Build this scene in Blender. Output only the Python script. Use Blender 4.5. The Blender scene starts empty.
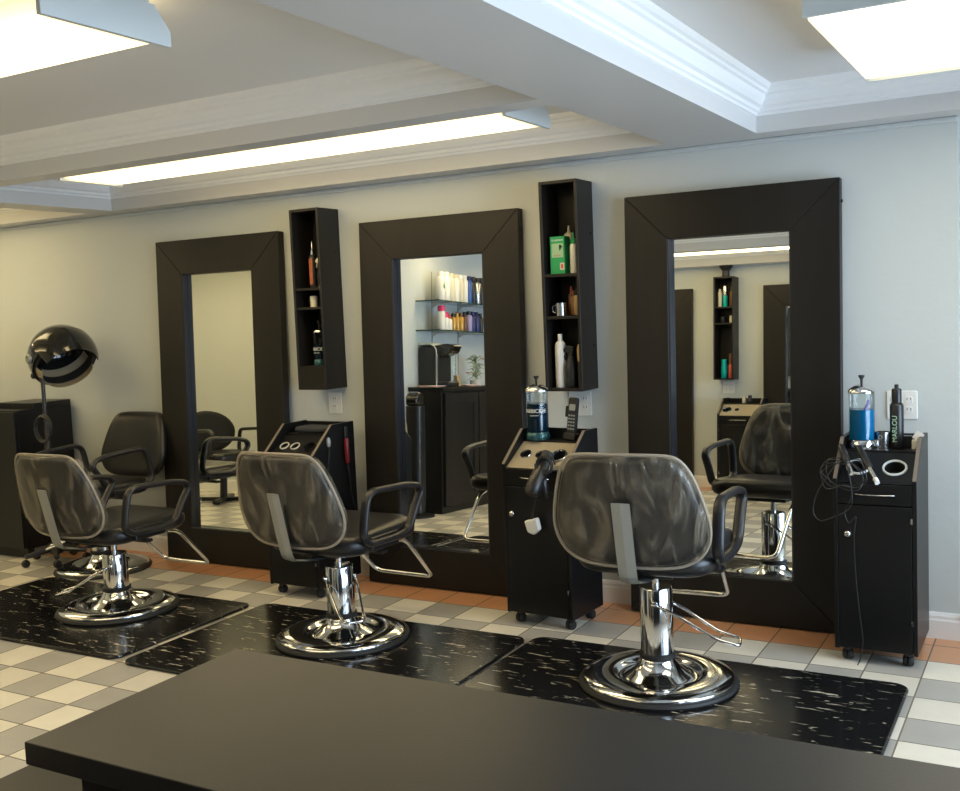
import bpy, bmesh, math, random
from math import sin, cos, pi, radians as R
from mathutils import Vector, Matrix
C = bpy.context.scene.collection
random.seed(7)

# ---------------------------------------------------------------- materials
def mat(name, col, rough=.5, metal=0., spec=.5, bump=0., bscale=60., emit=None, es=0., coat=0., alpha=1., vary=0.):
    m = bpy.data.materials.new(name); m.use_nodes = True
    nt = m.node_tree; b = nt.nodes['Principled BSDF']
    b.inputs['Base Color'].default_value = (*col, 1); b.inputs['Roughness'].default_value = rough
    b.inputs['Metallic'].default_value = metal; b.inputs['Specular IOR Level'].default_value = spec
    b.inputs['Coat Weight'].default_value = coat; b.inputs['Coat Roughness'].default_value = .08
    b.inputs['Alpha'].default_value = alpha
    if emit:
        b.inputs['Emission Color'].default_value = (*emit, 1); b.inputs['Emission Strength'].default_value = es
    if bump or vary:
        tc = nt.nodes.new('ShaderNodeTexCoord'); n = nt.nodes.new('ShaderNodeTexNoise')
        n.inputs['Scale'].default_value = bscale; n.inputs['Detail'].default_value = 4
        nt.links.new(tc.outputs['Object'], n.inputs['Vector'])
        if bump:
            bp = nt.nodes.new('ShaderNodeBump'); bp.inputs['Strength'].default_value = bump; bp.inputs['Distance'].default_value = .01
            nt.links.new(n.outputs['Fac'], bp.inputs['Height']); nt.links.new(bp.outputs['Normal'], b.inputs['Normal'])
        if vary:
            mx = nt.nodes.new('ShaderNodeMixRGB'); mx.blend_type = 'MULTIPLY'; mx.inputs['Fac'].default_value = vary
            mx.inputs['Color1'].default_value = (*col, 1)
            nt.links.new(n.outputs['Fac'], mx.inputs['Color2']); nt.links.new(mx.outputs['Color'], b.inputs['Base Color'])
    return m

def N(nt, t, **kw):
    n = nt.nodes.new(t)
    for k, v in kw.items(): setattr(n, k, v)
    return n
def math_n(nt, op, a, b=None, c=None):
    n = N(nt, 'ShaderNodeMath', operation=op)
    for i, v in enumerate((a, b, c)):
        if v is None: continue
        if isinstance(v, (int, float)): n.inputs[i].default_value = v
        else: nt.links.new(v, n.inputs[i])
    return n.outputs[0]

TS, TX, TY = .2018, -1.1673, -.3113
def floor_mat():
    m = bpy.data.materials.new('ceramic floor tile'); m.use_nodes = True; nt = m.node_tree; b = nt.nodes['Principled BSDF']
    g = N(nt, 'ShaderNodeNewGeometry'); s = N(nt, 'ShaderNodeSeparateXYZ'); nt.links.new(g.outputs['Position'], s.inputs[0])
    u = math_n(nt, 'DIVIDE', math_n(nt, 'SUBTRACT', s.outputs['X'], TX), TS)
    v0 = math_n(nt, 'SUBTRACT', TY, s.outputs['Y'])
    # rows 0-4 near the wall, a wider pitch under the mats, then the plain pitch again
    a = math_n(nt, 'DIVIDE', v0, TS)
    b2 = math_n(nt, 'ADD', 4., math_n(nt, 'DIVIDE', math_n(nt, 'SUBTRACT', v0, .8072), .2285))
    c2 = math_n(nt, 'ADD', 7., math_n(nt, 'DIVIDE', math_n(nt, 'SUBTRACT', v0, 1.4927), TS))
    v = math_n(nt, 'MAXIMUM', math_n(nt, 'MINIMUM', a, b2), c2)
    v = math_n(nt, 'MINIMUM', a, math_n(nt, 'MAXIMUM', b2, c2))
    fu, fv = math_n(nt, 'FLOOR', u), math_n(nt, 'FLOOR', v)
    par = math_n(nt, 'PINGPONG', math_n(nt, 'ADD', fu, fv), 1.)
    cmb = N(nt, 'ShaderNodeCombineXYZ'); nt.links.new(fu, cmb.inputs[0]); nt.links.new(fv, cmb.inputs[1])
    wn = N(nt, 'ShaderNodeTexWhiteNoise', noise_dimensions='2D'); nt.links.new(cmb.outputs[0], wn.inputs['Vector'])
    ns = N(nt, 'ShaderNodeTexNoise'); ns.inputs['Scale'].default_value = 9; ns.inputs['Detail'].default_value = 5
    nt.links.new(g.outputs['Position'], ns.inputs['Vector'])
    def mix(f, c1, c2, bt='MIX'):
        n = N(nt, 'ShaderNodeMixRGB', blend_type=bt)
        for i, vv in ((0, f), (1, c1), (2, c2)):
            if isinstance(vv, tuple): n.inputs[i].default_value = (*vv, 1)
            elif isinstance(vv, (int, float)): n.inputs[i].default_value = vv
            else: nt.links.new(vv, n.inputs[i])
        return n.outputs[0]
    chk = mix(par, (.46, .445, .41), (.82, .775, .67))
    edge = math_n(nt, 'LESS_THAN', v, 0.)
    e2 = math_n(nt, 'GREATER_THAN', v0, 5.25 - .30 - .3113)
    om = math_n(nt, 'MAXIMUM', edge, e2)
    col = mix(om, chk, (.70, .35, .18))
    br = math_n(nt, 'ADD', .80, math_n(nt, 'ADD', math_n(nt, 'MULTIPLY', wn.outputs['Value'], .16), math_n(nt, 'MULTIPLY', ns.outputs['Fac'], .2)))
    cb = N(nt, 'ShaderNodeCombineXYZ')
    for i in range(3): nt.links.new(br, cb.inputs[i])
    col = mix(1., col, cb.outputs[0], 'MULTIPLY')
    du = math_n(nt, 'PINGPONG', math_n(nt, 'FRACT', u), .5); dv = math_n(nt, 'PINGPONG', math_n(nt, 'FRACT', v), .5)
    gr = math_n(nt, 'LESS_THAN', math_n(nt, 'MINIMUM', du, dv), .014)
    col = mix(gr, col, (.19, .165, .13))
    nt.links.new(col, b.inputs['Base Color'])
    nt.links.new(math_n(nt, 'ADD', .28, math_n(nt, 'MULTIPLY', gr, .5)), b.inputs['Roughness'])
    bp = N(nt, 'ShaderNodeBump'); bp.inputs['Strength'].default_value = .35; bp.inputs['Distance'].default_value = .003
    h = math_n(nt, 'SUBTRACT', math_n(nt, 'MULTIPLY', ns.outputs['Fac'], .3), gr)
    nt.links.new(h, bp.inputs['Height']); nt.links.new(bp.outputs['Normal'], b.inputs['Normal'])
    return m

def streak_mat(name, base, streak, scale, vec, lo, hi, rough):
    m = bpy.data.materials.new(name); m.use_nodes = True; nt = m.node_tree; b = nt.nodes['Principled BSDF']
    tc = N(nt, 'ShaderNodeTexCoord'); mp = N(nt, 'ShaderNodeMapping'); mp.inputs['Scale'].default_value = vec
    nt.links.new(tc.outputs['Object'], mp.inputs[0])
    n = N(nt, 'ShaderNodeTexNoise'); n.inputs['Scale'].default_value = scale; n.inputs['Detail'].default_value = 3; n.inputs['Roughness'].default_value = .6; n.inputs['Distortion'].default_value = .6
    nt.links.new(mp.outputs[0], n.inputs['Vector'])
    r = N(nt, 'ShaderNodeMapRange'); r.inputs['From Min'].default_value = lo; r.inputs['From Max'].default_value = hi
    nt.links.new(n.outputs['Fac'], r.inputs['Value'])
    mx = N(nt, 'ShaderNodeMixRGB'); mx.inputs[1].default_value = (*base, 1); mx.inputs[2].default_value = (*streak, 1)
    nt.links.new(r.outputs[0], mx.inputs[0]); nt.links.new(mx.outputs[0], b.inputs['Base Color'])
    b.inputs['Roughness'].default_value = rough; b.inputs['Specular IOR Level'].default_value = .36
    return m

def film_mat(name, col, fac, rough, bump):
    """clear crumpled plastic film"""
    m = bpy.data.materials.new(name); m.use_nodes = True; nt = m.node_tree; b = nt.nodes['Principled BSDF']
    b.inputs['Base Color'].default_value = (*col, 1); b.inputs['Roughness'].default_value = rough; b.inputs['Specular IOR Level'].default_value = .8
    tc = N(nt, 'ShaderNodeTexCoord'); mp = N(nt, 'ShaderNodeMapping'); mp.inputs['Scale'].default_value = (1.0, 1., .38); mp.inputs['Rotation'].default_value = (0, .45, 0)
    nt.links.new(tc.outputs['Object'], mp.inputs[0])
    n = N(nt, 'ShaderNodeTexNoise'); n.inputs['Scale'].default_value = 11; n.inputs['Detail'].default_value = 2.5; n.inputs['Distortion'].default_value = 1.6
    nt.links.new(mp.outputs[0], n.inputs['Vector'])
    bp = N(nt, 'ShaderNodeBump'); bp.inputs['Strength'].default_value = bump; bp.inputs['Distance'].default_value = .05
    nt.links.new(n.outputs['Fac'], bp.inputs['Height']); nt.links.new(bp.outputs['Normal'], b.inputs['Normal'])
    t = N(nt, 'ShaderNodeBsdfTransparent'); mx = N(nt, 'ShaderNodeMixShader')
    mr = N(nt, 'ShaderNodeMapRange'); mr.inputs['From Min'].default_value = .44; mr.inputs['From Max'].default_value = .66
    mr.inputs['To Min'].default_value = fac * .22; mr.inputs['To Max'].default_value = fac * 1.7
    nt.links.new(n.outputs['Fac'], mr.inputs['Value']); nt.links.new(mr.outputs[0], mx.inputs[0])
    nt.links.new(t.outputs[0], mx.inputs[1]); nt.links.new(b.outputs[0], mx.inputs[2])
    nt.links.new(mx.outputs[0], nt.nodes['Material Output'].inputs[0])
    return m

def pane_mat(name, tint, refl):
    m = bpy.data.materials.new(name); m.use_nodes = True; nt = m.node_tree
    nt.nodes.remove(nt.nodes['Principled BSDF'])
    t = N(nt, 'ShaderNodeBsdfTransparent'); t.inputs[0].default_value = (*tint, 1)
    g = N(nt, 'ShaderNodeBsdfGlossy'); g.inputs['Roughness'].default_value = .02
    f = N(nt, 'ShaderNodeFresnel'); f.inputs[0].default_value = 1.45
    mx = N(nt, 'ShaderNodeMixShader')
    nt.links.new(math_n(nt, 'MULTIPLY', f.outputs[0], refl), mx.inputs[0])
    nt.links.new(t.outputs[0], mx.inputs[1]); nt.links.new(g.outputs[0], mx.inputs[2])
    nt.links.new(mx.outputs[0], nt.nodes['Material Output'].inputs[0])
    return m

M = dict(
    wall=mat('pale grey green wall paint', (.575, .615, .62), .42, bump=.4, bscale=8),
    ceil=mat('white ceiling paint', (.76, .75, .73), .5, bump=.1, bscale=6),
    beam=mat('satin white with beam shade', (.64, .63, .62), .36, bump=.1, bscale=6),  # same white as the ceiling; underside shade is put into this darker colour
    trim=mat('white gloss trim paint', (.84, .84, .84), .38),
    floor=floor_mat(),
    wood=streak_mat('black brown wood veneer', (.0065, .0052, .0045), (.013, .0105, .0085), 6, (1, 1, .12), .35, .7, .45),
    black=mat('black laminate', (.006, .006, .0065), .36, spec=.32),
    blackpl=mat('black plastic', (.012, .012, .013), .35),
    vinyl=mat('black vinyl upholstery', (.013, .013, .014), .34, bump=.03, bscale=240),
    arm=mat('black moulded urethane', (.016, .016, .018), .38, bump=.05, bscale=200),
    rubber=mat('black rubber', (.015, .015, .015), .6),
    chrome=mat('polished chrome', (.74, .75, .76), .10, 1.),
    chromed=mat('brushed chrome', (.55, .55, .55), .22, 1.),
    steel=mat('painted grey steel', (.30, .31, .30), .42, .35),
    silver=mat('champagne laminate', (.46, .40, .29), .35, .3),
    grip=mat('edge banding', (.17, .14, .11), .4),
    mat=streak_mat('marbled rubber mat', (.009, .009, .010), (.50, .46, .36), 30, (.36, 2.0, 1), .62, .68, .16),
    film=film_mat('crumpled clear plastic', (.44, .38, .28), .17, .13, 1.),
    seam=mat('plastic hem', (.42, .37, .30), .3, alpha=.75),
    mirror=mat('mirror silver', (.90, .92, .89), .0, 1.),
    bevel=mat('dark bevel edge', (.05, .055, .07), .15, .3),
    lamp=mat('lit acrylic diffuser', (.9, .9, .85), .4, emit=(1., .76, .38), es=6.0),
    lamp2=mat('lit acrylic diffuser cool', (.9, .9, .85), .4, emit=(1., .90, .68), es=4.4),
    enamel=mat('white enamel steel', (.62, .66, .66), .35),
    counter=mat('dark counter laminate', (.012, .010, .009), .38, spec=.42, bump=.04, bscale=300),
    white=mat('white plastic', (.80, .80, .78), .35),
    cream=mat('cream plastic', (.66, .62, .50), .4),
    green=mat('green carton', (.02, .36, .11), .4),
    lgreen=mat('pale green print', (.35, .55, .32), .4),
    pink=mat('pink plastic', (.75, .03, .16), .35),
    gold=mat('gold plastic', (.50, .28, .06), .3, .3),
    brown=mat('brown plastic', (.13, .06, .03), .35),
    lav=mat('lavender plastic', (.36, .30, .58), .35),
    navy=mat('navy plastic', (.012, .02, .13), .3),
    blue=mat('blue plastic', (.03, .10, .38), .3),
    teal=mat('teal plastic', (.0, .42, .45), .3),
    red=mat('dark red plastic', (.15, .008, .010), .35),
    orange=mat('orange print', (.85, .25, .10), .5),
    paper=mat('paper', (.72, .68, .62), .6),
    redp=mat('red print', (.6, .10, .07), .5),
    liquid=mat('blue disinfectant', (.0, .17, .42), .12, alpha=.90),
    liquidd=mat('dark blue disinfectant', (.003, .020, .045), .12, alpha=.95),
    tealglass=mat('teal glass foot', (.03, .10, .11), .08, .3),
    glass=pane_mat('clear glass', (.93, .97, .96), .7),
    shelfglass=pane_mat('green tinted shelf glass', (.62, .74, .70), 1.4),
    shelfedge=mat('glass shelf edge', (.03, .07, .06), .2),
    wpane=pane_mat('window glass', (.95, .97, .98), 1.),
    visor=mat('smoked visor', (.36, .30, .20), .3),
    gloss=mat('black gloss shell', (.012, .012, .011), .09, coat=.5),
    leaf=mat('dusty green leaf', (.22, .27, .13), .6),
    blush=mat('red blossom', (.65, .10, .06), .5),
    purple=mat('purple comb plastic', (.14, .08, .35), .3),
    lettg=mat('pale green lettering', (.40, .60, .40), .5),
    tan=mat('tan bristle', (.38, .27, .13), .6),
    amber=mat('amber plastic', (.22, .10, .03), .3),
)

# ---------------------------------------------------------------- mesh helpers
def NB(): return bmesh.new()
def box(bm, x0, x1, y0, y1, z0, z1, mtx=None):
    vs = [bm.verts.new((x, y, z)) for x in (x0, x1) for y in (y0, y1) for z in (z0, z1)]
    if mtx:
        for v in vs: v.co = mtx @ v.co
    for f in ((0, 1, 3, 2), (4, 6, 7, 5), (0, 4, 5, 1), (2, 3, 7, 6), (0, 2, 6, 4), (1, 5, 7, 3)):
        bm.faces.new([vs[i] for i in f])
    return bm
def prism(bm, pts, axis, a, b):
    """closed 2-D outline extruded along axis from a to b"""
    def P(p, t):
        return {0: (t, p[0], p[1]), 1: (p[0], t, p[1]), 2: (p[0], p[1], t)}[axis]
    A = [bm.verts.new(P(p, a)) for p in pts]; B = [bm.verts.new(P(p, b)) for p in pts]
    n = len(pts)
    bm.faces.new(A); bm.faces.new(B[::-1])
    for i in range(n): bm.faces.new((A[i], B[i], B[(i + 1) % n], A[(i + 1) % n]))
    return bm
def rrect(w, h, r, n=6, cx=0, cy=0):
    o = []
    for sx, sy, a0 in ((1, 1, 0), (-1, 1, 90), (-1, -1, 180), (1, -1, 270)):
        for i in range(n + 1):
            a = R(a0 + 90 * i / n); o.append((cx + sx * (w / 2 - r) + r * cos(a), cy + sy * (h / 2 - r) + r * sin(a)))
    return o
def lathe(bm, prof, seg=32, c=(0, 0, 0), mtx=None, cap=True):
    rings = []
    for r, z in prof:
        if r < 1e-5: rings.append([bm.verts.new((0, 0, z))])
        else: rings.append([bm.verts.new((r * cos(2 * pi * i / seg), r * sin(2 * pi * i / seg), z)) for i in range(seg)])
    for a, b in zip(rings, rings[1:]):
        for i in range(seg):
            j = (i + 1) % seg
            q = [a[i % len(a)], a[j % len(a)], b[j % len(b)], b[i % len(b)]]
            q = list(dict.fromkeys(q))
            if len(q) > 2: bm.faces.new(q)
    if cap:
        for rg, fl in ((rings[0], True), (rings[-1], False)):
            if len(rg) > 2: bm.faces.new(rg[::-1] if fl else rg)
    m = Matrix.Translation(c) @ (mtx or Matrix())
    for rg in rings:
        for v in rg: v.co = m @ v.co
    return bm
def fillet(pts, r, n=6, closed=False):
    pts = [Vector(p) for p in pts]; out = []; L = len(pts)
    for i, p in enumerate(pts):
        if not closed and i in (0, L - 1): out.append(p); continue
        a = pts[i - 1] - p; b = pts[(i + 1) % L] - p
        rr = min(r, a.length * .48, b.length * .48); a.normalize(); b.normalize()
        s, e = p + a * rr, p + b * rr
        for k in range(n + 1):
            t = k / n; out.append(s * (1 - t) ** 2 + p * 2 * t * (1 - t) + e * t * t)
    return out
def tube(bm, pts, r, seg=10, closed=False, ry=None, up=None):
    pts = [Vector(p) for p in pts]; n = len(pts); rings = []
    tang = []
    for i in range(n):
        if closed: t = pts[(i + 1) % n] - pts[i - 1]
        else: t = pts[min(i + 1, n - 1)] - pts[max(i - 1, 0)]
        tang.append(t.normalized())
    if up is None:
        up = Vector((0, 0, 1)) if abs(tang[0].z) < .9 else Vector((1, 0, 0))
        u = (up - tang[0] * up.dot(tang[0])).normalized(); fixed = False
    else: up = Vector(up); u = up; fixed = True
    for i in range(n):
        t = tang[i]
        base = up if fixed else u
        u = (base - t * base.dot(t)).normalized(); w = t.cross(u)
        rad = r[i] if isinstance(r, (list, tuple)) else r
        rings.append([bm.verts.new(pts[i] + u * (rad * cos(2 * pi * k / seg)) + w * ((ry or rad) * sin(2 * pi * k / seg))) for k in range(seg)])
    m = n if closed else n - 1
    for i in range(m):
        a, b = rings[i], rings[(i + 1) % n]
        for k in range(seg): bm.faces.new((a[k], a[(k + 1) % seg], b[(k + 1) % seg], b[k]))
    if not closed: bm.faces.new(rings[0][::-1]); bm.faces.new(rings[-1])
    return bm
def cushion(bm, outline, t, place, k=1., puff=1., noise=None):
    """pillow: rings shrink towards the centre; place(u, v, d) -> 3-D point"""
    cx = sum(p[0] for p in outline) / len(outline); cy = sum(p[1] for p in outline) / len(outline)
    prof = [(.0, -t), (.3, -t), (.55, -t), (.75, -t * .98), (.88, -t * .9), (.96, -t * .68), (1, -t * .3), (1, t * .3), (.96, t * .68), (.88, t * .9), (.75, t * .98), (.55, t), (.3, t), (0, t)]
    rings = []
    for s, d in prof:
        if s == 0: rings.append([bm.verts.new(place(cx, cy, d))]); continue
        rings.append([bm.verts.new(place(cx + (p[0] - cx) * s * k, cy + (p[1] - cy) * s * k, d)) for p in outline])
    n = len(outline)
    for a, b in zip(rings, rings[1:]):
        for i in range(n):
            q = list(dict.fromkeys([a[i % len(a)], a[(i + 1) % n % len(a)], b[(i + 1) % n % len(b)], b[i % len(b)]]))
            if len(q) > 2: bm.faces.new(q)
    return bm
def obj(name, bm, m, parent=None, smooth=None, bevel=0, bseg=2, loc=None):
    bmesh.ops.recalc_face_normals(bm, faces=bm.faces[:])
    me = bpy.data.meshes.new(name); bm.to_mesh(me); bm.free()
    me.materials.append(M[m] if isinstance(m, str) else m)
    o = bpy.data.objects.new(name, me); C.objects.link(o)
    if parent: o.parent = parent
    if loc: o.location = loc
    if smooth:
        for p in me.polygons: p.use_smooth = True
        if smooth == 'auto':
            md = o.modifiers.new('edges', 'EDGE_SPLIT'); md.split_angle = R(35)
    if bevel:
        md = o.modifiers.new('bevel', 'BEVEL'); md.width = bevel; md.segments = bseg; md.limit_method = 'ANGLE'; md.angle_limit = R(40)
    return o
def tag(o, label, cat, group=None, kind=None):
    o['label'] = label; o['category'] = cat
    if group: o['group'] = group
    if kind: o['kind'] = kind
    return o
def thing(name, label, cat, loc=(0, 0, 0), rot=0, group=None):
    o = bpy.data.objects.new(name, None); C.objects.link(o)
    o.location = loc; o.rotation_euler = (0, 0, rot); o.empty_display_size = .05
    return tag(o, label, cat, group)
def struct(name, bm, m, **kw):
    o = obj(name, bm, m, **kw); o['kind'] = 'structure'; return o
def dup(root, loc, rot=None, label=None, group=None, **ov):
    r = root.copy(); C.objects.link(r); r.location = loc
    if rot is not None: r.rotation_euler = (0, 0, rot)
    if label: r['label'] = label
    if group: r['group'] = group
    for ch in list(root.children):
        c = ch.copy(); C.objects.link(c); c.parent = r
        for g in list(ch.children):
            d = g.copy(); C.objects.link(d); d.parent = c
    return r
def text(body, size, m, parent, loc, rot=(pi / 2, 0, 0), name='lettering', bend=None):
    cu = bpy.data.curves.new('t', 'FONT'); cu.body = body; cu.size = size; cu.extrude = .0004; cu.align_x = 'CENTER'; cu.align_y = 'CENTER'
    t = bpy.data.objects.new('t', cu); C.objects.link(t)
    dg = bpy.context.evaluated_depsgraph_get(); me = bpy.data.meshes.new_from_object(t.evaluated_get(dg))
    bpy.data.objects.remove(t)
    if bend:
        for v in me.vertices:
            p = v.co; v.co = Vector((bend * sin(p.x / bend), p.y, p.z + bend * (cos(p.x / bend) - 1)))
    me.materials.clear(); me.materials.append(M[m])
    o = bpy.data.objects.new(name, me); C.objects.link(o); o.parent = parent; o.location = loc; o.rotation_euler = rot
    return o

# ---------------------------------------------------------------- room shell
ZB, ZC = 2.10, 2.28           # beam soffit and upper ceiling
XL, XR, YB = -6.5, 3.2, -5.25
struct('floor', box(NB(), XL - .1, XR + .1, YB - .1, .6, -.06, 0), 'floor')
bm = NB(); box(bm, XL, 1.545, 0, .12, 0, 2.45); struct('wall_back', bm, 'wall')
bm = NB(); box(bm, 1.43, 1.55, .0, .42, 0, 2.45); 
bm.free()
bm = NB(); box(bm, 1.545, XR, .30, .42, 0, 2.45); struct('wall_recess', bm, 'wall')
bm = NB(); box(bm, 1.425, 1.545, .12, .42, 0, 2.45); struct('wall_recess_side', bm, 'wall')
bm = NB(); box(bm, XL - .12, XL, YB, .12, 0, 2.45); struct('wall_left', bm, 'wall')
bm = NB(); box(bm, XL, XR, YB - .12, YB, 0, 2.45); struct('wall_front', bm, 'wall')
bm = NB(); box(bm, XL, -2.66, -3.09, -2.97, 0, 2.30)
box(bm, -2.78, -2.66, -2.969, -2.12, 0, 2.30); box(bm, -2.78, -2.66, -5.249, -3.091, 0, 2.30); struct('wall_partition', bm, 'wall')
# right wall with two shop windows
wy = [(-4.75, -2.75), (-2.45, -.35)]
bm = NB()
box(bm, XR, XR + .12, YB, .42, 0, .28); box(bm, XR, XR + .12, YB, .42, 2.02, 2.45)
for a, b in ((YB, -4.75), (-2.75, -2.45), (-.35, .42)): box(bm, XR, XR + .12, a, b, .28, 2.02)
struct('wall_right', bm, 'wall')
for i, (a, b) in enumerate(wy):
    f = struct('window_%d' % (i + 1), box(NB(), XR + .055, XR + .065, a + .05, b - .05, .33, 1.97), 'wpane')
    bm = NB()
    for y0, y1, z0, z1 in ((a, a + .05, .28, 2.02), (b - .05, b, .28, 2.02), (a + .05, b - .05, .28, .33), (a + .05, b - .05, 1.97, 2.02), ((a + b) / 2 - .02, (a + b) / 2 + .02, .33, 1.97)):
        box(bm, XR + .03, XR + .09, y0, y1, z0, z1)
    fr = obj('window_frame', bm, 'trim', f, bevel=.004)
# ceiling slab and beams
bm = NB(); box(bm, XL - .1, XR + .1, YB - .1, .5, ZC, ZC + .1); struct('ceiling', bm, 'ceil')
bm = NB()
XA = (-3.25, -3.03); XM = (.41, .80)
for x0, x1 in (XA, XM): box(bm, x0, x1, YB + .16, -.16, ZB, ZC)
box(bm, XL, 1.545, -.16, 0, ZB, ZC); box(bm, 1.545, XR, -.16, .30, ZB, ZC); box(bm, XL, XR, YB, YB + .16, ZB, ZC)
for y0, y1 in ((-1.41, -1.29), (-3.96, -3.84)):
    box(bm, XL, XA[0], y0, y1, ZB, ZC); box(bm, XA[1], XM[0], y0, y1, ZB, ZC)
box(bm, XR - .16, XR, YB + .16, -.16, ZB, ZC); box(bm, XL, XL + .16, YB + .16, -.16, ZB, ZC)
struct('trim_beams', bm, 'beam')
prof = [(0, 2.168), (.006, 2.170), (.008, 2.179), (.017, 2.184), (.020, 2.197), (.034, 2.204), (.038, 2.210), (.046, 2.222), (.052, 2.240), (.062, 2.246), (.064, 2.256), (.074, 2.262), (.080, 2.270), (.082, ZC), (0, ZC)]
def crown(name, x0, x1, y0, y1):
    bm = NB(); rows = []
    for a, z in prof:
        rows.append([bm.verts.new(p) for p in ((x0 + a, y0 + a, z), (x1 - a, y0 + a, z), (x1 - a, y1 - a, z), (x0 + a, y1 - a, z))])
    for k in range(len(rows)):
        A, B = rows[k], rows[(k + 1) % len(rows)]
        for i in range(4): bm.faces.new((A[i], A[(i + 1) % 4], B[(i + 1) % 4], B[i]))
    struct(name, bm, 'trim')
cof = [(-3.03, .41, -1.29, -.16), (-3.03, .41, -3.84, -1.41), (-3.03, .41, -5.09, -3.96), (.80, XR - .16, -5.09, -.16), (XL + .16, -3.25, -1.29, -.16), (XL + .16, -3.25, -2.97, -1.41)]
for i, c in enumerate(cof): crown('trim_%d' % (i + 1), *c)
# small bead where the wall meets the soffit
bm = NB(); box(bm, XL, 1.545, -.012, 0, 2.078, 2.10); struct('trim_wall_bead', bm, 'wall', bevel=.006)
# baseboards
def basebd(name, x0, x1, y, s=-1):
    bm = NB(); pts = [(0, 0), (s * .018, 0), (s * .018, .075), (s * .014, .082), (s * .014, .094), (s * .008, .104), (0, .108)]
    prism(bm, [(y + p[0], p[1]) for p in pts], 0, x0, x1); struct(name, bm, 'trim')
basebd('baseboard_back', XL, 1.545, 0); basebd('baseboard_front', -2.66, XR, YB, 1); basebd('baseboard_partition', XL, -2.66, -2.97, 1)
basebd('baseboard_recess', 1.545, XR, .30)
bm = NB(); prism(bm, [(1.545 + a, z) for a, z in ((0, 0), (.018, 0), (.018, .075), (.014, .094), (0, .108))], 1, -.018, .30); struct('baseboard_side', bm, 'trim')

# ---------------------------------------------------------------- ceiling lamps
def lamp_mat(L, W, col, edge, es):
    m = bpy.data.materials.new('lit wraparound diffuser'); m.use_nodes = True; nt = m.node_tree; b = nt.nodes['Principled BSDF']
    tc = N(nt, 'ShaderNodeTexCoord'); sp = N(nt, 'ShaderNodeSeparateXYZ'); nt.links.new(tc.outputs['Generated'], sp.inputs[0])
    dx = math_n(nt, 'MULTIPLY', math_n(nt, 'PINGPONG', sp.outputs['X'], .5), L / .16); dy = math_n(nt, 'MULTIPLY', math_n(nt, 'PINGPONG', sp.outputs['Y'], .5), W / .09)
    d = math_n(nt, 'MINIMUM', math_n(nt, 'MINIMUM', dx, dy), 1.)
    mx = N(nt, 'ShaderNodeMixRGB'); nt.links.new(d, mx.inputs[0]); mx.inputs[1].default_value = (*edge, 1); mx.inputs[2].default_value = (*col, 1)
    nt.links.new(mx.outputs[0], b.inputs['Emission Color']); nt.links.new(math_n(nt, 'MULTIPLY_ADD', d, es - 1.15, 1.15), b.inputs['Emission Strength'])
    b.inputs['Base Color'].default_value = (.85, .84, .78, 1); return m
def lamp(name, label, x0, x1, yc, w, m, seam=True):
    t = thing(name, label, 'ceiling light', ((x0 + x1) / 2, yc, 2.15), 0, 'wraparound ceiling lights')
    L = (x1 - x0) / 2; h = w / 2
    cs = [(-h, .045), (-h + .012, .012), (-h + .05, 0), (h - .05, 0), (h - .012, .012), (h, .045), (h - .02, .085), (-h + .02, .085)]
    bm = NB(); prism(bm, cs, 0, -L + .012, L - .012); obj('diffuser', bm, lamp_mat(x1 - x0, w, (1., .78, .42), (1., .76, .34), 8.6), t)
    bm = NB(); box(bm, -L, L, -h + .06, h - .06, .0855, ZC - 2.15); obj('housing', bm, 'enamel', t)
    for s in (-1, 1):
        bm = NB(); prism(bm, [(-h - .006, -.004), (h + .006, -.004), (h + .006, .035), (h - .045, .095), (-h + .045, .095), (-h - .006, .035)], 0, min(s * (L + .003), s * (L - .012)), max(s * (L + .003), s * (L - .012)))
        obj('end_cap', bm, 'enamel', t)
    return t
lamp('ceiling_light', 'long lit ceiling light hung between the cornice and the cross beam above the mirrors', -2.42, .08, -.82, .38, 'lamp')
lamp('ceiling_light', 'lit ceiling light cut off by the upper left corner of the photo', -2.6, -.14, -2.68, .39, 'lamp')
lamp('ceiling_light', 'lit ceiling light near the opposite wall, seen in the right mirror', -2.42, .08, -4.46, .38, 'lamp')
lamp('ceiling_light', 'added unseen ceiling light brightening the far left, over the waiting chair', -5.9, -3.5, -2.2, .38, 'lamp')  # fixture added out of view to brighten the wall in the leftmost mirror
lamp('ceiling_light', 'lit ceiling light beyond the far left beam', -6.1, -3.6, -.72, .38, 'lamp')
t = thing('ceiling_light', 'wide square lit ceiling light at the upper right corner', 'ceiling light', (1.32, -1.18, 2.15), 0, 'wraparound ceiling lights')
bm = NB(); prism(bm, [(-.49, .045), (-.48, .012), (-.45, 0), (.45, 0), (.48, .012), (.49, .045), (.47, .085), (-.47, .085)], 0, .0, 1.22); obj('diffuser', bm, lamp_mat(1.22, 1., (1., .90, .68), (1., .80, .42), 5.4), t)
bm = NB(); box(bm, 0, 1.22, -.45, .45, .0855, .13); obj('housing', bm, 'enamel', t)
for s in (-1, 1):
    y0, y1 = sorted((s * .491, s * .503)); bm = NB(); box(bm, -.004, 1.224, y0, y1, -.003, .10); obj('end_cap', bm, 'enamel', t)

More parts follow.
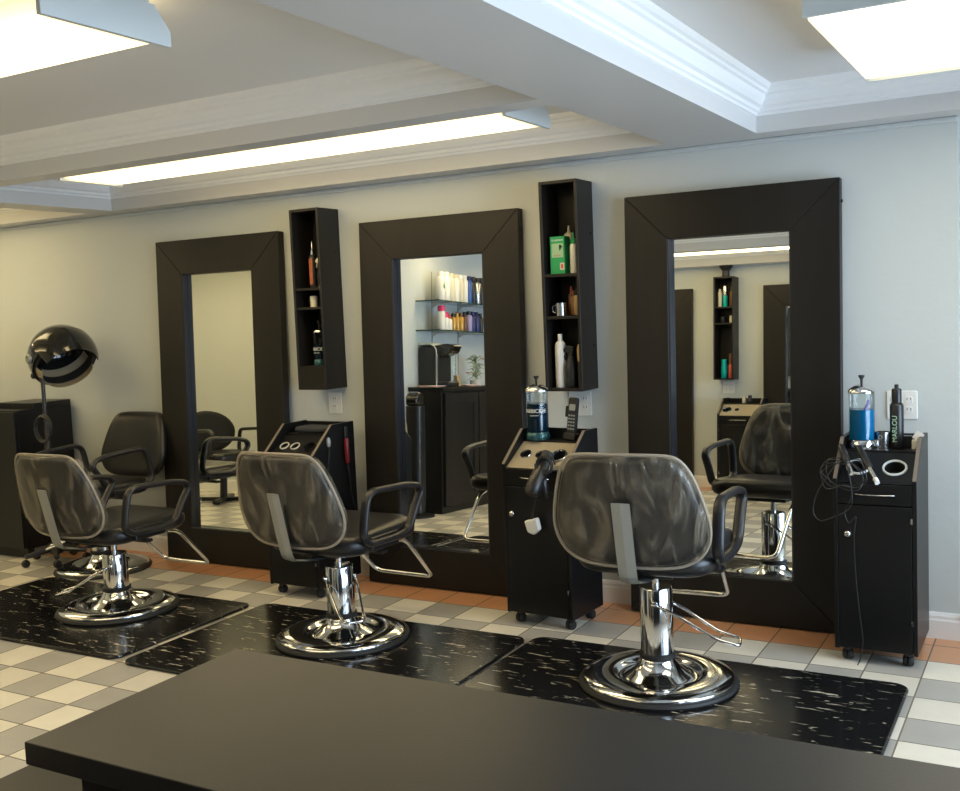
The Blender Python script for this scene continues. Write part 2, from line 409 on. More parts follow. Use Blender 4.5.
# ---------------------------------------------------------------- leaning mirrors
TH = math.atan(.067 / 1.9)
def floor_mirror(label, x, y=-.067, flip=0, tilt=TH):
    t = thing('floor_mirror', label, 'mirror', (x, y, .004), 0, 'large black framed mirrors')
    t.rotation_euler = (-tilt, 0, pi if flip else 0)
    if flip: t.rotation_euler = (tilt, 0, 0)
    s = 1 if not flip else -1     # local front side is -y * s
    W, H, F, D = .94, 1.90 / cos(TH) - .004, .20, .05
    bm = NB(); g = .0012
    for a in ([(0, 0), (0, H), (F, H - F), (F, F)], [(W, H), (W, 0), (W - F, F), (W - F, H - F)],
              [(g, H), (W - g, H), (W - F - g, H - F), (F + g, H - F)], [(W - g, 0), (g, 0), (F + g, F), (W - F - g, F)]):
        pts = a; y0, y1 = (-D, 0) if s == 1 else (0, D)
        prism(bm, pts, 1, y0, y1)
    obj('frame', bm, 'wood', t, bevel=.0015, bseg=1)
    bm = NB(); box(bm, F - .004, W - F + .004, *sorted((-s * .006, -s * .010)), F - .004, H - F + .004); obj('mirror_glass', bm, 'mirror', t)
    bm = NB()
    for q in ((F, F + .007, F, H - F), (W - F - .007, W - F, F, H - F), (F, W - F, F, F + .005)):
        box(bm, q[0], q[1], *sorted((-s * .011, -s * .045)), q[2], q[3])
    obj('inner_lip', bm, 'bevel', t)
    for z in (H - .1, .1): obj('wall_clip', box(NB(), W, W + .006, *sorted((-s * .012, -s * .028)), z, z + .012), 'rubber', t)
    return t
MX = (-2.804, -1.316, .167)
floor_mirror('tall black framed mirror leaning on the wall, leftmost of the three', MX[0])
floor_mirror('tall black framed mirror leaning on the wall, the middle one reflecting product shelves', MX[1])
floor_mirror('tall black framed mirror leaning on the wall, rightmost beside the blue jar station', MX[2])
floor_mirror('black framed mirror on the opposite wall, reflected at the left of the right mirror', -2.15, YB + .012, 1, 0)
floor_mirror('black framed mirror on the opposite wall, reflected at the right of the right mirror', -.53, YB + .012, 1, 0)

# ---------------------------------------------------------------- wall shelf towers
def tower(label, x, y, z0, H, shelves, block=None, face=-1, w=.19, d=.18):
    t = thing('wall_shelf', label, 'shelf', (x, y, z0), 0, 'narrow black wall shelves')
    def yy(a, b): return sorted((face * a, face * b))
    k = .014; bm = NB()
    box(bm, 0, k, *yy(0, d), 0, H); box(bm, w - k, w, *yy(0, d), 0, H); box(bm, k, w - k, *yy(0, d), 0, k); box(bm, k, w - k, *yy(0, d), H - k, H)
    box(bm, k, w - k, *yy(0, .006), k, H - k); obj('case', bm, 'wood', t, bevel=.001, bseg=1)
    for s in shelves: obj('shelf_board', box(NB(), k, w - k, *yy(.006, d - .004), s - z0 - k, s - z0), 'wood', t, bevel=.001, bseg=1)
    if block: obj('lower_panel', box(NB(), k, w - k, *yy(d - .014, d - .002), k, block - z0), 'wood', t)
    for z in (.2, .72): obj('cover_cap', box(NB(), w, w + .005, *yy(.03, .042), z, z + .012), 'rubber', t)
    return t
tower('narrow black wall shelf between the left and middle mirrors', -1.672, 0, 1.035, .955, (1.576, 1.475, 1.16), 1.16)
tower('narrow black wall shelf holding the green carton', -.200, 0, 1.03, .965, (1.572, 1.378))
tower('narrow black wall shelf on the opposite wall, seen in the right mirror', -.965, YB, 1.03, .96, (1.71, 1.56), None, 1)

# ---------------------------------------------------------------- wall outlets
def outlet(label, x, z, face=-1, y=0, w=.118, h=.118, group='white wall outlet plates'):
    t = thing('outlet_plate', label, 'outlet', (x, y, z), 0, group)
    bm = NB(); prism(bm, rrect(w, h, .006, 3), 1, *sorted((0, face * .006))); obj('plate', bm, 'white', t, bevel=.003)
    for sx in ((-.027, .027) if w > .1 else (0,)):
        for sz in (-.021, .021):
            bm = NB(); prism(bm, rrect(.030, .032, .012, 4, sx, sz), 1, *sorted((face * .0061, face * .0085))); r = obj('receptacle', bm, 'white', t, bevel=.001)
            bm = NB()
            for q in (-.007, .007): box(bm, sx + q - .0012, sx + q + .0012, *sorted((face * .0086, face * .0089)), sz, sz + .010)
            obj('slot', bm, 'rubber', r)
    return t
outlet('white double outlet plate behind the black spray can, right of the right mirror', 1.332, .961)
outlet('white double outlet plate behind the cordless phone', -.105, .956)
outlet('white outlet plate below the left wall shelf', -1.568, .948, w=.09)
outlet('white outlet plate under the opposite wall shelf, seen in the right mirror', -.87, .955, 1, YB)

# ---------------------------------------------------------------- floor mats
def floor_mat_obj(label, x0, x1, y0, y1, rot=0):
    w, h = x1 - x0, y1 - y0
    t = obj('anti_fatigue_mat', prism(NB(), rrect(w, h, .06, 6), 2, .0, .014), 'mat', loc=((x0 + x1) / 2, (y0 + y1) / 2, .0005), bevel=.008, bseg=3)
    t.rotation_euler = (0, 0, rot)
    return tag(t, label, 'mat', 'black marbled floor mats')
floor_mat_obj('black marbled rubber mat under the rightmost salon chair', -.065, 1.435, -1.56, -.63)
floor_mat_obj('black marbled rubber mat under the middle salon chair', -1.55, -.085, -1.60, -.665)
floor_mat_obj('black marbled rubber mat under the leftmost salon chair', -3.12, -1.60, -1.58, -.705)

# ---------------------------------------------------------------- salon chairs
def back_outline():
    """half widths of the backrest at heights, as a closed smooth outline (x, z)"""
    pts = []
    key = [(0.0, .392), (.14, .390), (.188, .376), (.220, .335), (.243, .275), (.263, .195), (.270, .135), (.258, .080), (.222, .034), (.15, .006), (0, .0)]
    for i, (x, z) in enumerate(key): pts.append((x, z))
    full = pts + [(-x, z) for x, z in pts[-2:0:-1]]
    # Catmull-Rom resample
    o = []; n = len(full)
    for i in range(n):
        p0, p1, p2, p3 = [Vector(full[(i + k) % n]) for k in (-1, 0, 1, 2)]
        for s in range(4):
            t = s / 4; o.append(tuple(.5 * ((2 * p1) + (-p0 + p2) * t + (2 * p0 - 5 * p1 + 4 * p2 - p3) * t * t + (-p0 + 3 * p1 - 3 * p2 + p3) * t ** 3)))
    return [(x, z) for x, z in o][::-1]
BO = back_outline()
def back_place(x, z, d):
    return Vector((x, -.285 - .23 * z + d + .55 * x * x, .475 + z))
def salon_chair(label, covered=True, dz=0., lever=(.55, 1.), recline=0., rounder=False):
    t = thing('salon_chair', label, 'chair', (0, 0, 0), 0, 'black hydraulic salon chairs')
    obj('base', lathe(NB(), [(0, .012), (.272, .012), (.282, .020), (.275, .030), (.235, .040), (.172, .044), (.160, .036), (.150, .024), (.135, .022), (.125, .030), (.10, .044), (.078, .066), (.066, .088), (.064, .10)], 64), 'chrome', t, smooth=True)
    obj('base_rim', lathe(NB(), [(.262, 0), (.292, 0), (.296, .007), (.291, .016), (.278, .019), (.262, .012)], 64), 'rubber', t, smooth='auto')
    obj('collar', lathe(NB(), [(.060, .096), (.068, .098), (.068, .114), (.058, .118)], 32), 'rubber', t, smooth='auto')
    obj('column', lathe(NB(), [(.056, .112), (.061, .118), (.061, .322 + dz), (.058, .328 + dz), (0, .329 + dz)], 40), 'chrome', t, smooth='auto')
    obj('piston', lathe(NB(), [(.014, .32 + dz), (.014, .41 + dz)], 16), 'chromed', t, smooth='auto')
    z = dz
    def P(x, y, zz): return Vector((x, y, zz + z))
    bm = NB(); box(bm, -.10, .10, -.14, .12, .392 + z, .412 + z); box(bm, -.255, .255, -.02, .02, .40 + z, .415 + z); obj('seat_plate', bm, 'blackpl', t, bevel=.003)
    so = rrect(.50, .50, .10, 6, 0, .04)
    so = [(x * (1 + .06 * (y + .2)), y) for x, y in so]
    bm = NB(); cushion(bm, so, .048, lambda u, v, d: P(u, v, .462 + d + .03 * v)); obj('seat', bm, 'vinyl', t, smooth=True)
    bp = lambda u, v, d: back_place(u, v, d) + Vector((0, 0, z))
    bm = NB(); cushion(bm, BO, .032, bp, .985); br = obj('backrest', bm, 'vinyl', t, smooth=True)
    # steel strap
    bm = NB()
    pts = [back_place(0, .235, -.052), back_place(0, .05, -.052), back_place(0, -.055, -.048), Vector((0, -.17, .388)), Vector((0, -.05, .388))]
    pts = [p + Vector((0, 0, z)) for p in pts]
    path = fillet(pts, .035, 5)
    tube(bm, path, .033, 4, up=(1, 0, 0), ry=.004); obj('back_strap', bm, 'steel', t)
    if covered:
        rnd = random.Random(3)
        ph = [(rnd.uniform(4, 13), rnd.uniform(4, 13), rnd.uniform(0, 6)) for _ in range(7)]
        def wr(u, v, d):
            q = sum(sin(a * 2.2 * u * (1 + .5 * i) + b * 1.3 * v + c) for i, (a, b, c) in enumerate(ph)) / 7
            return bp(u, v, d + (.008 * q - .004) * (1 if d < 0 else -1))
        bm = NB(); cushion(bm, BO, .038, wr, 1.02); cv = obj('plastic_cover', bm, 'film', t, smooth=True)
        bm = NB(); n = len(BO)
        tube(bm, [bp(p[0] * 1.025, .19 + (p[1] - .19) * 1.03, -.012) for p in BO], .006, 6, closed=True); obj('hem', bm, 'seam', cv, smooth=True)
    for s in (-1, 1):
        a = [(-.165, .50), (-.150, .59), (-.130, .662), (-.085, .684), (.15, .672), (.235, .655), (.255, .625), (.20, .555), (.155, .478), (.08, .462), (-.12, .466)]
        loop = fillet([P(s * .272, y, zz) for y, zz in a], .03, 4, closed=True)
        bm = NB(); tube(bm, loop, .022, 12, closed=True, ry=.014, up=(1, 0, 0))
        obj('armrest', bm, 'arm', t, smooth=True)
        bm = NB(); box(bm, min(s * .235, s * .26), max(s * .235, s * .26), -.09, .10, .425 + z, .485 + z); obj('arm_bracket', bm, 'blackpl', t, bevel=.006)
    fr = fillet([P(-.18, .10, .43), P(-.175, .26, .40), P(-.165, .48, .175), P(.165, .48, .175), P(.175, .26, .40), P(.18, .10, .43)], .045, 7)
    if covered: obj('footrest', tube(NB(), fr, .0095, 12), 'chrome', t, smooth=True)
    az, le = lever
    ca, sa = cos(az), sin(az)
    def Lp(r, side, zz): return Vector((r * ca - side * sa, r * sa + side * ca, zz + z))
    LV = [(0, .064, .275), (.10, .062, .225), (.22, .052, .150), (.30, .045, .128)]
    lv = fillet([Lp(a * le, b, c) for a, b, c in LV] + [Lp(a * le, -b, c) for a, b, c in LV[::-1]], .02, 4)
    bm = NB(); tube(bm, lv, .006, 8); obj('pump_lever', bm, 'chrome', t, smooth=True)
    for sd in (-1, 1):
        c = Lp(0, sd * .058, .275); q = Vector((-sa * sd, ca * sd, 0)).to_track_quat('Z', 'Y').to_matrix().to_4x4()
        obj('lever_pivot', lathe(NB(), [(.011, 0), (.011, .014), (.006, .016)], 14, c, q), 'chrome', t, smooth='auto')
    return t
c3 = salon_chair('black salon chair with clear plastic cover in front of the rightmost mirror', True, -0 + .035, (R(10), 1.)); c3.location = (.597, -.95, .0145); c3.rotation_euler = (0, 0, R(4))
c2 = salon_chair('black salon chair with plastic covered back in the middle of the row', True, -.005, (R(-36), .72)); c2.location = (-.85, -.97, .0145); c2.rotation_euler = (0, 0, R(-2))
c1 = salon_chair('black salon chair with plastic covered back, leftmost of the row on the mats', True, -.045, (R(205), 1.)); c1.location = (-2.197, -1.03, .0145); c1.rotation_euler = (0, 0, 0)
c0 = salon_chair('black salon chair without cover standing against the wall beside the leftmost mirror', False, .025, (R(45), 1.)); c0.location = (-3.01, -.425, .0); c0.rotation_euler = (0, 0, R(180))

for ch in c0.children:
    if ch.name.split('.')[0] in ('base', 'base_rim'): ch.scale = (.93, .93, 1)
# chair on the opposite side, seen in the left mirror
t = thing('waiting_chair', 'black armchair on a flat cross base, seen in the leftmost mirror', 'chair', (-4.52, -2.33, 0), R(-75))
bm = NB()
for a in range(4):
    q = Matrix.Rotation(a * pi / 2 + pi / 4, 4, 'Z'); box(bm, 0, .29, -.03, .03, .008, .04, q)
obj('cross_base', bm, 'blackpl', t, bevel=.006); obj('column', lathe(NB(), [(.032, .03), (.032, .36)], 20), 'blackpl', t, smooth='auto')
bm = NB(); cushion(bm, rrect(.48, .46, .1, 5, 0, .03), .045, lambda u, v, d: Vector((u, v, .40 + d))); obj('seat', bm, 'vinyl', t, smooth=True)
bm = NB(); ov = [(.27 * cos(a * pi / 16), .60 + .19 * sin(a * pi / 16)) for a in range(32)]
cushion(bm, ov, .03, lambda u, v, d: Vector((u, -.26 - .1 * (v - .5) + d + .4 * u * u, v))); obj('backrest', bm, 'vinyl', t, smooth=True)
for s in (-1, 1):
    loop = fillet([Vector((s * .26, y, z)) for y, z in ((-.16, .42), (-.14, .62), (.22, .64), (.28, .60), (.18, .40))], .05, 5, closed=True)
    obj('armrest', tube(NB(), loop, .014, 8, closed=True, ry=.02), 'arm', t, smooth=True)

# ---------------------------------------------------------------- station trolleys
def trolley(label, loc, rot, w=.30, d=.36, panel='black', holes=(), H=.86, handle=True):
    """local origin: middle of the front at the floor, +y towards the wall"""
    t = thing('salon_trolley', label, 'trolley', loc, rot, 'black rolling station trolleys')
    h = w / 2; k = .016; zt = H - .05
    for s in (-1, 1):
        pts = [(0, .055), (0, H - .14), (.165, H), (d, H), (d, .055)]
        x0, x1 = sorted((s * h, s * (h - k)))
        obj('side_panel', prism(NB(), pts, 0, x0, x1), 'black', t, bevel=.0012, bseg=1)
        obj('edge_band', prism(NB(), [(-.0012, H - .138), (.164, H + .0012), (.172, H + .0012), (.004, H - .146)], 0, x0 + .001, x1 - .001), 'grip', t)
    bm = NB(); box(bm, -h + k, h - k, .02, d - .002, .06, .085); box(bm, -h + k, h - k, d - .014, d - .002, .085, H - .004)
    obj('carcass', bm, 'black', t)
    obj('top_shelf', box(NB(), -h + k, h - k, .17, d - .014, zt - .016, zt), 'black', t, bevel=.002)
    # sloping tool panel with holes cut as rings
    pa, pb = Vector((0, .012, H - .155)), Vector((0, .168, zt - .008)); dirv = (pb - pa); L = dirv.length
    ang = math.atan2(dirv.z, dirv.y)
    bm = NB(); q0 = Matrix.Translation((pa + pb) / 2) @ Matrix.Rotation(ang, 4, 'X'); ed = []
    loops = [[(-h + k, -L / 2), (h - k, -L / 2), (h - k, L / 2), (-h + k, L / 2)]] + [[(hx + hr * .9 * cos(a * pi / 14), hr * .9 * sin(a * pi / 14)) for a in range(28)] for hx, hr, rim in holes]
    for lp in loops:
        vs = [bm.verts.new((a, b, 0)) for a, b in lp]
        ed += [bm.edges.new((vs[i], vs[(i + 1) % len(vs)])) for i in range(len(vs))]
    bmesh.ops.triangle_fill(bm, use_beauty=True, edges=ed)
    for v in bm.verts: v.co = q0 @ v.co
    obj('tool_panel', bm, panel, t)
    for hx, hr, rim in holes:
        c = (pa + pb) / 2 + Vector((hx, -sin(ang) * .001, cos(ang) * .001)); q = Matrix.Rotation(ang, 4, 'X')
        r = obj('tool_hole_rim', lathe(NB(), [(hr * .84, 0), (hr * 1.04, 0), (hr * 1.04, .003), (hr * .98, .006), (hr * .88, .006), (hr * .84, .002)], 32, c, q, cap=False), rim, t, smooth='auto')
        obj('tool_hole', lathe(NB(), [(0, -.05), (hr * .89, -.05), (hr * .89, -.001)], 28, c, q, cap=False), 'rubber', r, smooth='auto')
    dz0, dz1 = H - .235, H - .158
    dr = obj('drawer', box(NB(), -h + k + .002, h - k - .002, 0, .02, dz0, dz1), 'black', t, bevel=.002)
    hb = [Vector((x, -.004 - .018 * (1 - (x / .075) ** 2), (dz0 + dz1) / 2 + .002)) for x in [(-.075 + .015 * i) for i in range(11)]]
    obj('handle', tube(NB(), [p + Vector((.0, 0, 0)) for p in hb], .003, 8, ry=.005), 'silver' if not handle else 'chromed', dr, smooth=True)
    door = obj('door', box(NB(), -h + k + .002, h - k - .002, 0, .018, .06, dz0 - .004), 'black', t, bevel=.002)
    obj('knob', lathe(NB(), [(.004, 0), (.004, .010), (.012, .013), (.014, .02), (.008, .026), (0, .027)], 20, (-h + .055, 0, .512), Matrix.Rotation(pi / 2, 4, 'X')), 'chrome', door, smooth=True)
    for z in (.17, .56): obj('hinge', box(NB(), h - k - .006, h - k + .002, -.003, 0, z, z + .02), 'chromed', door)
    for sx in (-1, 1):
        for y in (.05, d - .05):
            cst = obj('caster', lathe(NB(), [(0, -.019), (.017, -.019), (.0215, -.012), (.0215, -.003), (.014, -.001), (.014, .001), (.0215, .003), (.0215, .012), (.017, .019), (0, .019)], 18, (sx * (h - .04), y, .022), Matrix.Rotation(pi / 2, 4, 'Y')), 'rubber', t, smooth='auto')
            bm = NB(); box(bm, sx * (h - .04) - .013, sx * (h - .04) + .013, y - .018, y + .018, .040, .0595); obj('caster_fork', bm, 'blackpl', cst, bevel=.005)
    return t
T3 = ((1.288, -.445, 0), 0.); T2 = ((-.115, -.500, 0), R(-5)); T1 = ((-1.505, -.50, 0), 0.)
trolley('black rolling station trolley with blue jar, at the right of the rightmost mirror', *T3, .30, .36, 'black', ((.062, .044, 'enamel'), (-.07, .044, 'enamel')))
trolley('black rolling station trolley with champagne tool panel, between the middle and right mirrors', *T2, .34, .28, 'silver', ((-.095, .027, 'chrome'), (-.015, .027, 'chrome'), (.075, .04, 'chrome')), .87)
trolley('black rolling station trolley behind the middle chair, under the left wall shelf', *T1, .325, .35, 'black', ((-.09, .026, 'cream'), (-.02, .026, 'cream'), (.075, .034, 'black')), .87)
t = thing('storage_cabinet', 'plain black storage cabinet behind the hood dryer at the far left', 'cabinet', (-4.2, -.45, 0))
obj('body', box(NB(), -.5, .52, .02, .42, .06, .925), 'black', t, bevel=.002)
obj('raised_top', box(NB(), .17, .52, .14, .42, .9255, .96), 'black', t, bevel=.002)
for i in range(2): obj('door', box(NB(), -.495 + i * .51, .005 + i * .51, .0, .0195, .07, .915), 'black', t, bevel=.002)
obj('plinth', box(NB(), -.48, .50, .04, .42, 0, .0595), 'rubber', t)
trolley('black trolley with champagne tool panel on the opposite side, seen in the right mirror', (-.68, -4.86, 0), pi, .38, .36, 'silver', ((.12, .040, 'chromed'), (.03, .02, 'chromed')), .86)

def on(T, x, y, z):
    q = Matrix.Rotation(T[1], 3, 'Z') @ Vector((x, y, 0)); return (T[0][0] + q.x, T[0][1] + q.y, z)

# ---------------------------------------------------------------- disinfectant jars
def jar(label, loc, liq, lev, r=.049, H=.255, s=1., txt=None, combs=True):
    t = thing('disinfectant_jar', label, 'jar', loc, 0, 'glass disinfectant jars'); t.scale = (s, s, s)
    obj('base', lathe(NB(), [(0, 0), (r * 1.10, 0), (r * 1.14, .008), (r * 1.1, .022), (r * 1.0, .034), (0, .034)], 36), 'chrome' if combs else 'tealglass', t, smooth='auto')
    obj('glass_body', lathe(NB(), [(r, .034), (r, H * .88)], 40, cap=False), 'glass', t, smooth=True)
    obj('liquid', lathe(NB(), [(0, .036), (r * .95, .036), (r * .95, lev), (0, lev)], 36), liq, t, smooth='auto')
    lid = obj('lid', lathe(NB(), [(r * .9, H * .86), (r * 1.06, H * .865), (r * 1.06, H * .89), (r * .95, H * .925), (r * .6, H * .97), (r * .2, H), (0, H)], 36), 'chrome', t, smooth='auto')
    obj('lid_knob', lathe(NB(), [(.005, H - .002), (.005, H + .018), (.012, H + .03), (.012, H + .035), (0, H + .036)], 16), 'rubber', lid, smooth='auto')
    if combs:
        bm = NB(); 
        tube(bm, [(-.025, -.02, .05), (.028, .0, lev + .035)], .006, 8); tube(bm, [(-.036, -.0, .06), (.02, -.02, lev + .01)], .004, 8)
        obj('combs', bm, 'purple', t, smooth=True)
    if txt:
        text(txt, .024, 'white', t, (0, -r - .0016, lev * .80), bend=r + .002)
        text('DISINFECTANT', .006, 'white', t, (0, -r - .0016, lev * .80 - .020), bend=r + .002)
    return t
jar('glass jar of bright blue disinfectant with chrome lid on the rightmost trolley', (1.211, -.222, .811), 'liquid', .155)
j2 = jar('glass jar of dark blue disinfectant beside the cordless phone', on(T2, -.094, .20, .821), 'liquidd', .165, r=.050, txt='BARBICIDE', combs=False)
j2.rotation_euler = (0, 0, R(8))
jar('small dark blue disinfectant jar in the lower part of the left wall shelf', (-1.575, -.10, 1.161), 'liquidd', .11, r=.035, H=.205, txt='BARBICIDE', combs=False)

# ---------------------------------------------------------------- bottles
def bottle(name, label, cat, loc, r, h, body, cap, capH=.03, capR=.5, shape='round', group=None, s=1, fn=None, nozzle=False, sh=.12, rot=0):
    t = thing(name, label, cat, loc, rot, group)
    hb = h - capH
    if shape == 'round':
        obj('body', lathe(NB(), [(0, 0), (r * .94, 0), (r, .004), (r, hb * (1 - sh)), (r * .9, hb * (1 - sh * .5)), (r * capR * .95, hb), (0, hb)], 24), body, t, smooth='auto')
    else:
        bm = NB(); prism(bm, rrect(r * 2, r * 1.3, r * .3, 4), 2, 0, hb); obj('body', bm, body, t, bevel=.003)
    pr_ = [(0, hb), (r * capR, hb), (r * capR, hb + capH * .9), (r * capR * .85, h), (0, h)]
    if nozzle: pr_ = [(0, hb), (r * capR, hb), (r * capR, hb + capH * .3), (r * capR * .35, hb + capH * .45), (r * capR * .2, h), (0, h)]
    obj('cap', lathe(NB(), pr_, 20), cap, t, smooth='auto')
    return t
# middle wall shelf
sx, sy = -.200, -.10
t = thing('hair_product_carton', 'green product carton in the top of the wall shelf', 'carton', (-.127, -.115, 1.5725))
obj('box_body', box(NB(), -.040, .032, -.032, .032, 0, .172), 'green', t, bevel=.001, bseg=1)
obj('picture_panel', box(NB(), -.032, .026, -.0325, -.0320, .075, .140), 'lgreen', t)
bm = NB(); prism(bm, [(.006, .130), (.012, .136), (.018, .128), (.026, .122), (.018, .120), (.016, .105), (.012, .118), (.009, .102), (.006, .116)], 1, -.0330, -.0326); obj('figure_print', bm, 'rubber', t)
obj('small_label', box(NB(), .008, .030, -.0326, -.0320, .018, .050), 'cream', t); obj('label_mark', box(NB(), .013, .025, -.0331, -.0327, .024, .044), 'redp', t)
text('CLUBMAN', .013, 'white', t, (-.004, -.0325, .154)); text('PINAUD', .009, 'redp', t, (-.003, -.0331, .084))
bottle('talc_bottle', 'cream shaker bottle with nozzle tip behind the green carton', 'bottle', (-.115, -.045, 1.5725), .032, .225, 'cream', 'cream', .055, .7, nozzle=True)
bottle('product_bottle', 'white bottle with green nozzle cap beside the green carton', 'bottle', (-.064, -.11, 1.5725), .019, .190, 'white', 'green', .055, .75, nozzle=True)
t = thing('metal_mug', 'small steel cup with handle on the middle board of the wall shelf', 'cup', (-.130, -.13, 1.3785))
obj('cup', lathe(NB(), [(0, 0), (.026, 0), (.027, .06), (.025, .06), (.024, .004), (0, .004)], 28), 'chromed', t, smooth='auto')
obj('handle', tube(NB(), fillet([(-.025, 0, .05), (-.043, 0, .046), (-.043, 0, .018), (-.025, 0, .014)], .01), .0028, 8), 'chromed', t, smooth=True)
for i, (x, y, hh, m_, lab) in enumerate(((-.098, -.08, .135, 'brown', 'brown round hairbrush behind the steel cup'), (-.078, -.10, .115, 'amber', 'amber comb leaning beside the steel cup'), (-.056, -.115, .122, 'tan', 'tan bristled brush at the right side of the wall shelf'))):
    t = thing('hair_brush', lab, 'brush', (x, y, 1.3785), 0, 'brushes in the wall shelf')
    obj('bristles', lathe(NB(), [(0, 0), (.010, .002), (.013, .02), (.013, hh * .7), (.009, hh * .75), (0, hh * .75)], 12), m_, t, smooth='auto')
    obj('handle', lathe(NB(), [(.005, hh * .75), (.006, hh * .9), (.004, hh), (0, hh)], 10), ('redp', 'amber', 'rubber')[i], t, smooth='auto')
bottle('spray_can', 'tall white spray can in the lower part of the wall shelf', 'spray can', (-.145, -.12, 1.0445), .026, .250, 'white', 'white', .03, .45)
def trigger(label, loc, h, body, s=1, head='blackpl'):
    t = thing('spray_bottle', label, 'spray bottle', loc, R(180), 'trigger spray bottles'); t.scale = (s, s, s)
    obj('body', lathe(NB(), [(0, 0), (.028, 0), (.030, .004), (.030, h * .5), (.014, h * .72), (.013, h * .76), (0, h * .76)], 24), body, t, smooth='auto')
    bm = NB(); box(bm, -.010, .014, -.010, .010, h * .76, h * .82); prism(bm, [(-.016, h * .82), (.034, h * .84), (.036, h * .92), (.02, h), (-.02, h * .97)], 1, -.011, .011); obj('spray_head', bm, head, t, bevel=.003)
    obj('trigger', tube(NB(), [(.024, 0, h * .84), (.034, 0, h * .74), (.030, 0, h * .66)], .004, 8), head, t, smooth=True)
    return t
trigger('black trigger spray bottle beside the white spray can', (-.088, -.13, 1.0445), .205, 'blackpl', .95)
t = bottle('glass_tumbler', 'clear tumbler holding a black comb in the wall shelf', 'tumbler', (-.092, -.06, 1.0445), .03, .09, 'glass', 'glass', .002, .9)
t = thing('comb_brush', 'black and tan brush standing at the right edge of the wall shelf', 'brush', (-.040, -.14, 1.0445))
obj('handle', lathe(NB(), [(0, 0), (.009, 0), (.011, .09), (.008, .12), (0, .12)], 14), 'blackpl', t, smooth='auto')
obj('bristles', lathe(NB(), [(0, .12), (.010, .122), (.011, .18), (.005, .20), (0, .20)], 14), 'tan', t, smooth='auto')
# left wall shelf
t = bottle('hairspray_bottle', 'black bottle with orange lettering in the top of the left wall shelf', 'bottle', (-1.585, -.11, 1.5765), .020, .245, 'blackpl', 'chromed', .07, .6, nozzle=True)
bm = NB()
for i in range(13):
    z = .022 + i * .0105
    for s in (-1, 1):
        tube(bm, [(-.011, -.0185, z), (0, -.0212, z + .004 * s), (.011, -.0185, z + .009 * (1 if s > 0 else .1))], .0016, 5)
obj('lettering', bm, 'orange', t)
trigger('clear trigger spray bottle beside the orange lettered bottle', (-1.530, -.11, 1.5765), .175, 'glass', .9, 'cream')
t = thing('small_mug', 'small white cup on the narrow board of the left wall shelf', 'cup', (-1.583, -.12, 1.4755))
obj('cup', lathe(NB(), [(0, 0), (.019, 0), (.020, .058), (.018, .058), (.017, .004), (0, .004)], 24), 'cream', t, smooth='auto')
obj('handle', tube(NB(), fillet([(-.019, 0, .05), (-.032, 0, .046), (-.032, 0, .018), (-.019, 0, .014)], .01), .0025, 8), 'rubber', t, smooth=True)
# opposite shelf (seen in the right mirror)
G = 'products on the opposite wall shelf'
bottle('product_bottle', 'cream bottle in the top of the opposite wall shelf', 'bottle', (-.925, YB + .1, 1.7105), .02, .17, 'cream', 'white', .02, .6, group=G)
bottle('product_tube', 'teal and silver tube beside the cream bottle, opposite wall shelf', 'tube', (-.875, YB + .1, 1.7105), .022, .20, 'teal', 'chromed', .09, 1.1, group=G)
bottle('product_bottle', 'dark bottle at the right in the top of the opposite wall shelf', 'bottle', (-.815, YB + .1, 1.7105), .018, .19, 'brown', 'blackpl', .04, .6, group=G)
bottle('product_jar', 'small black jar on the narrow board of the opposite wall shelf', 'jar', (-.90, YB + .1, 1.5605), .026, .06, 'blackpl', 'blackpl', .015, 1., group=G)
bottle('product_jar', 'small cream jar on the narrow board of the opposite wall shelf', 'jar', (-.82, YB + .1, 1.5605), .016, .07, 'cream', 'cream', .015, 1., group=G)
bottle('product_bottle', 'teal bottle at the bottom of the opposite wall shelf', 'bottle', (-.885, YB + .1, 1.0445), .028, .175, 'teal', 'teal', .04, .9, group=G)
bottle('product_bottle', 'dark bottle with red label at the bottom of the opposite wall shelf', 'bottle', (-.825, YB + .1, 1.0445), .02, .23, 'redp', 'brown', .1, .8, group=G)
t = thing('dryer_diffuser', 'black funnel shaped dryer diffuser on top of the opposite wall shelf', 'diffuser', (-.87, YB + .09, 1.991))
obj('funnel', lathe(NB(), [(0, 0), (.035, 0), (.035, .06), (.065, .10), (.07, .135), (.063, .135), (.03, .07), (0, .07)], 32), 'blackpl', t, smooth='auto')
bottle('lotion_bottle', 'small cream pump bottle on the opposite trolley, seen in the right mirror', 'bottle', (-.68, -5.08, .811), .018, .07, 'cream', 'cream', .02, .6)
bottle('clipper_stand', 'small black clipper standing on the opposite trolley, seen in the right mirror', 'clipper', (-.62, -5.06, .811), .02, .075, 'blackpl', 'blackpl', .02, .8)

# right trolley items
t = bottle('spray_can', 'black spray can with pale vertical lettering on the rightmost trolley', 'spray can', (1.338, -.20, .811), .026, .235, 'blackpl', 'blackpl', .055, .72, sh=.06)
for ch in t.children:
    if ch.name.startswith('cap'): obj('nozzle', lathe(NB(), [(.008, .23), (.008, .25), (.004, .252), (0, .252)], 12), 'rubber', ch, smooth='auto')
text('MARLOU', .026, 'lettg', t, (-.004, -.0272, .078), (pi / 2, -pi / 2, 0))
t = thing('metal_cup', 'short steel cup beside the black spray can', 'cup', (1.287, -.205, .811))
obj('cup', lathe(NB(), [(0, 0), (.028, 0), (.029, .064), (.027, .064), (.026, .004), (0, .004)], 32), 'chromed', t, smooth='auto')
obj('finger_ring', tube(NB(), [(-.006 + .007 * cos(a * pi / 8), -.0305, .045 + .007 * sin(a * pi / 8)) for a in range(16)], .0018, 6, closed=True), 'steel', t, smooth=True)
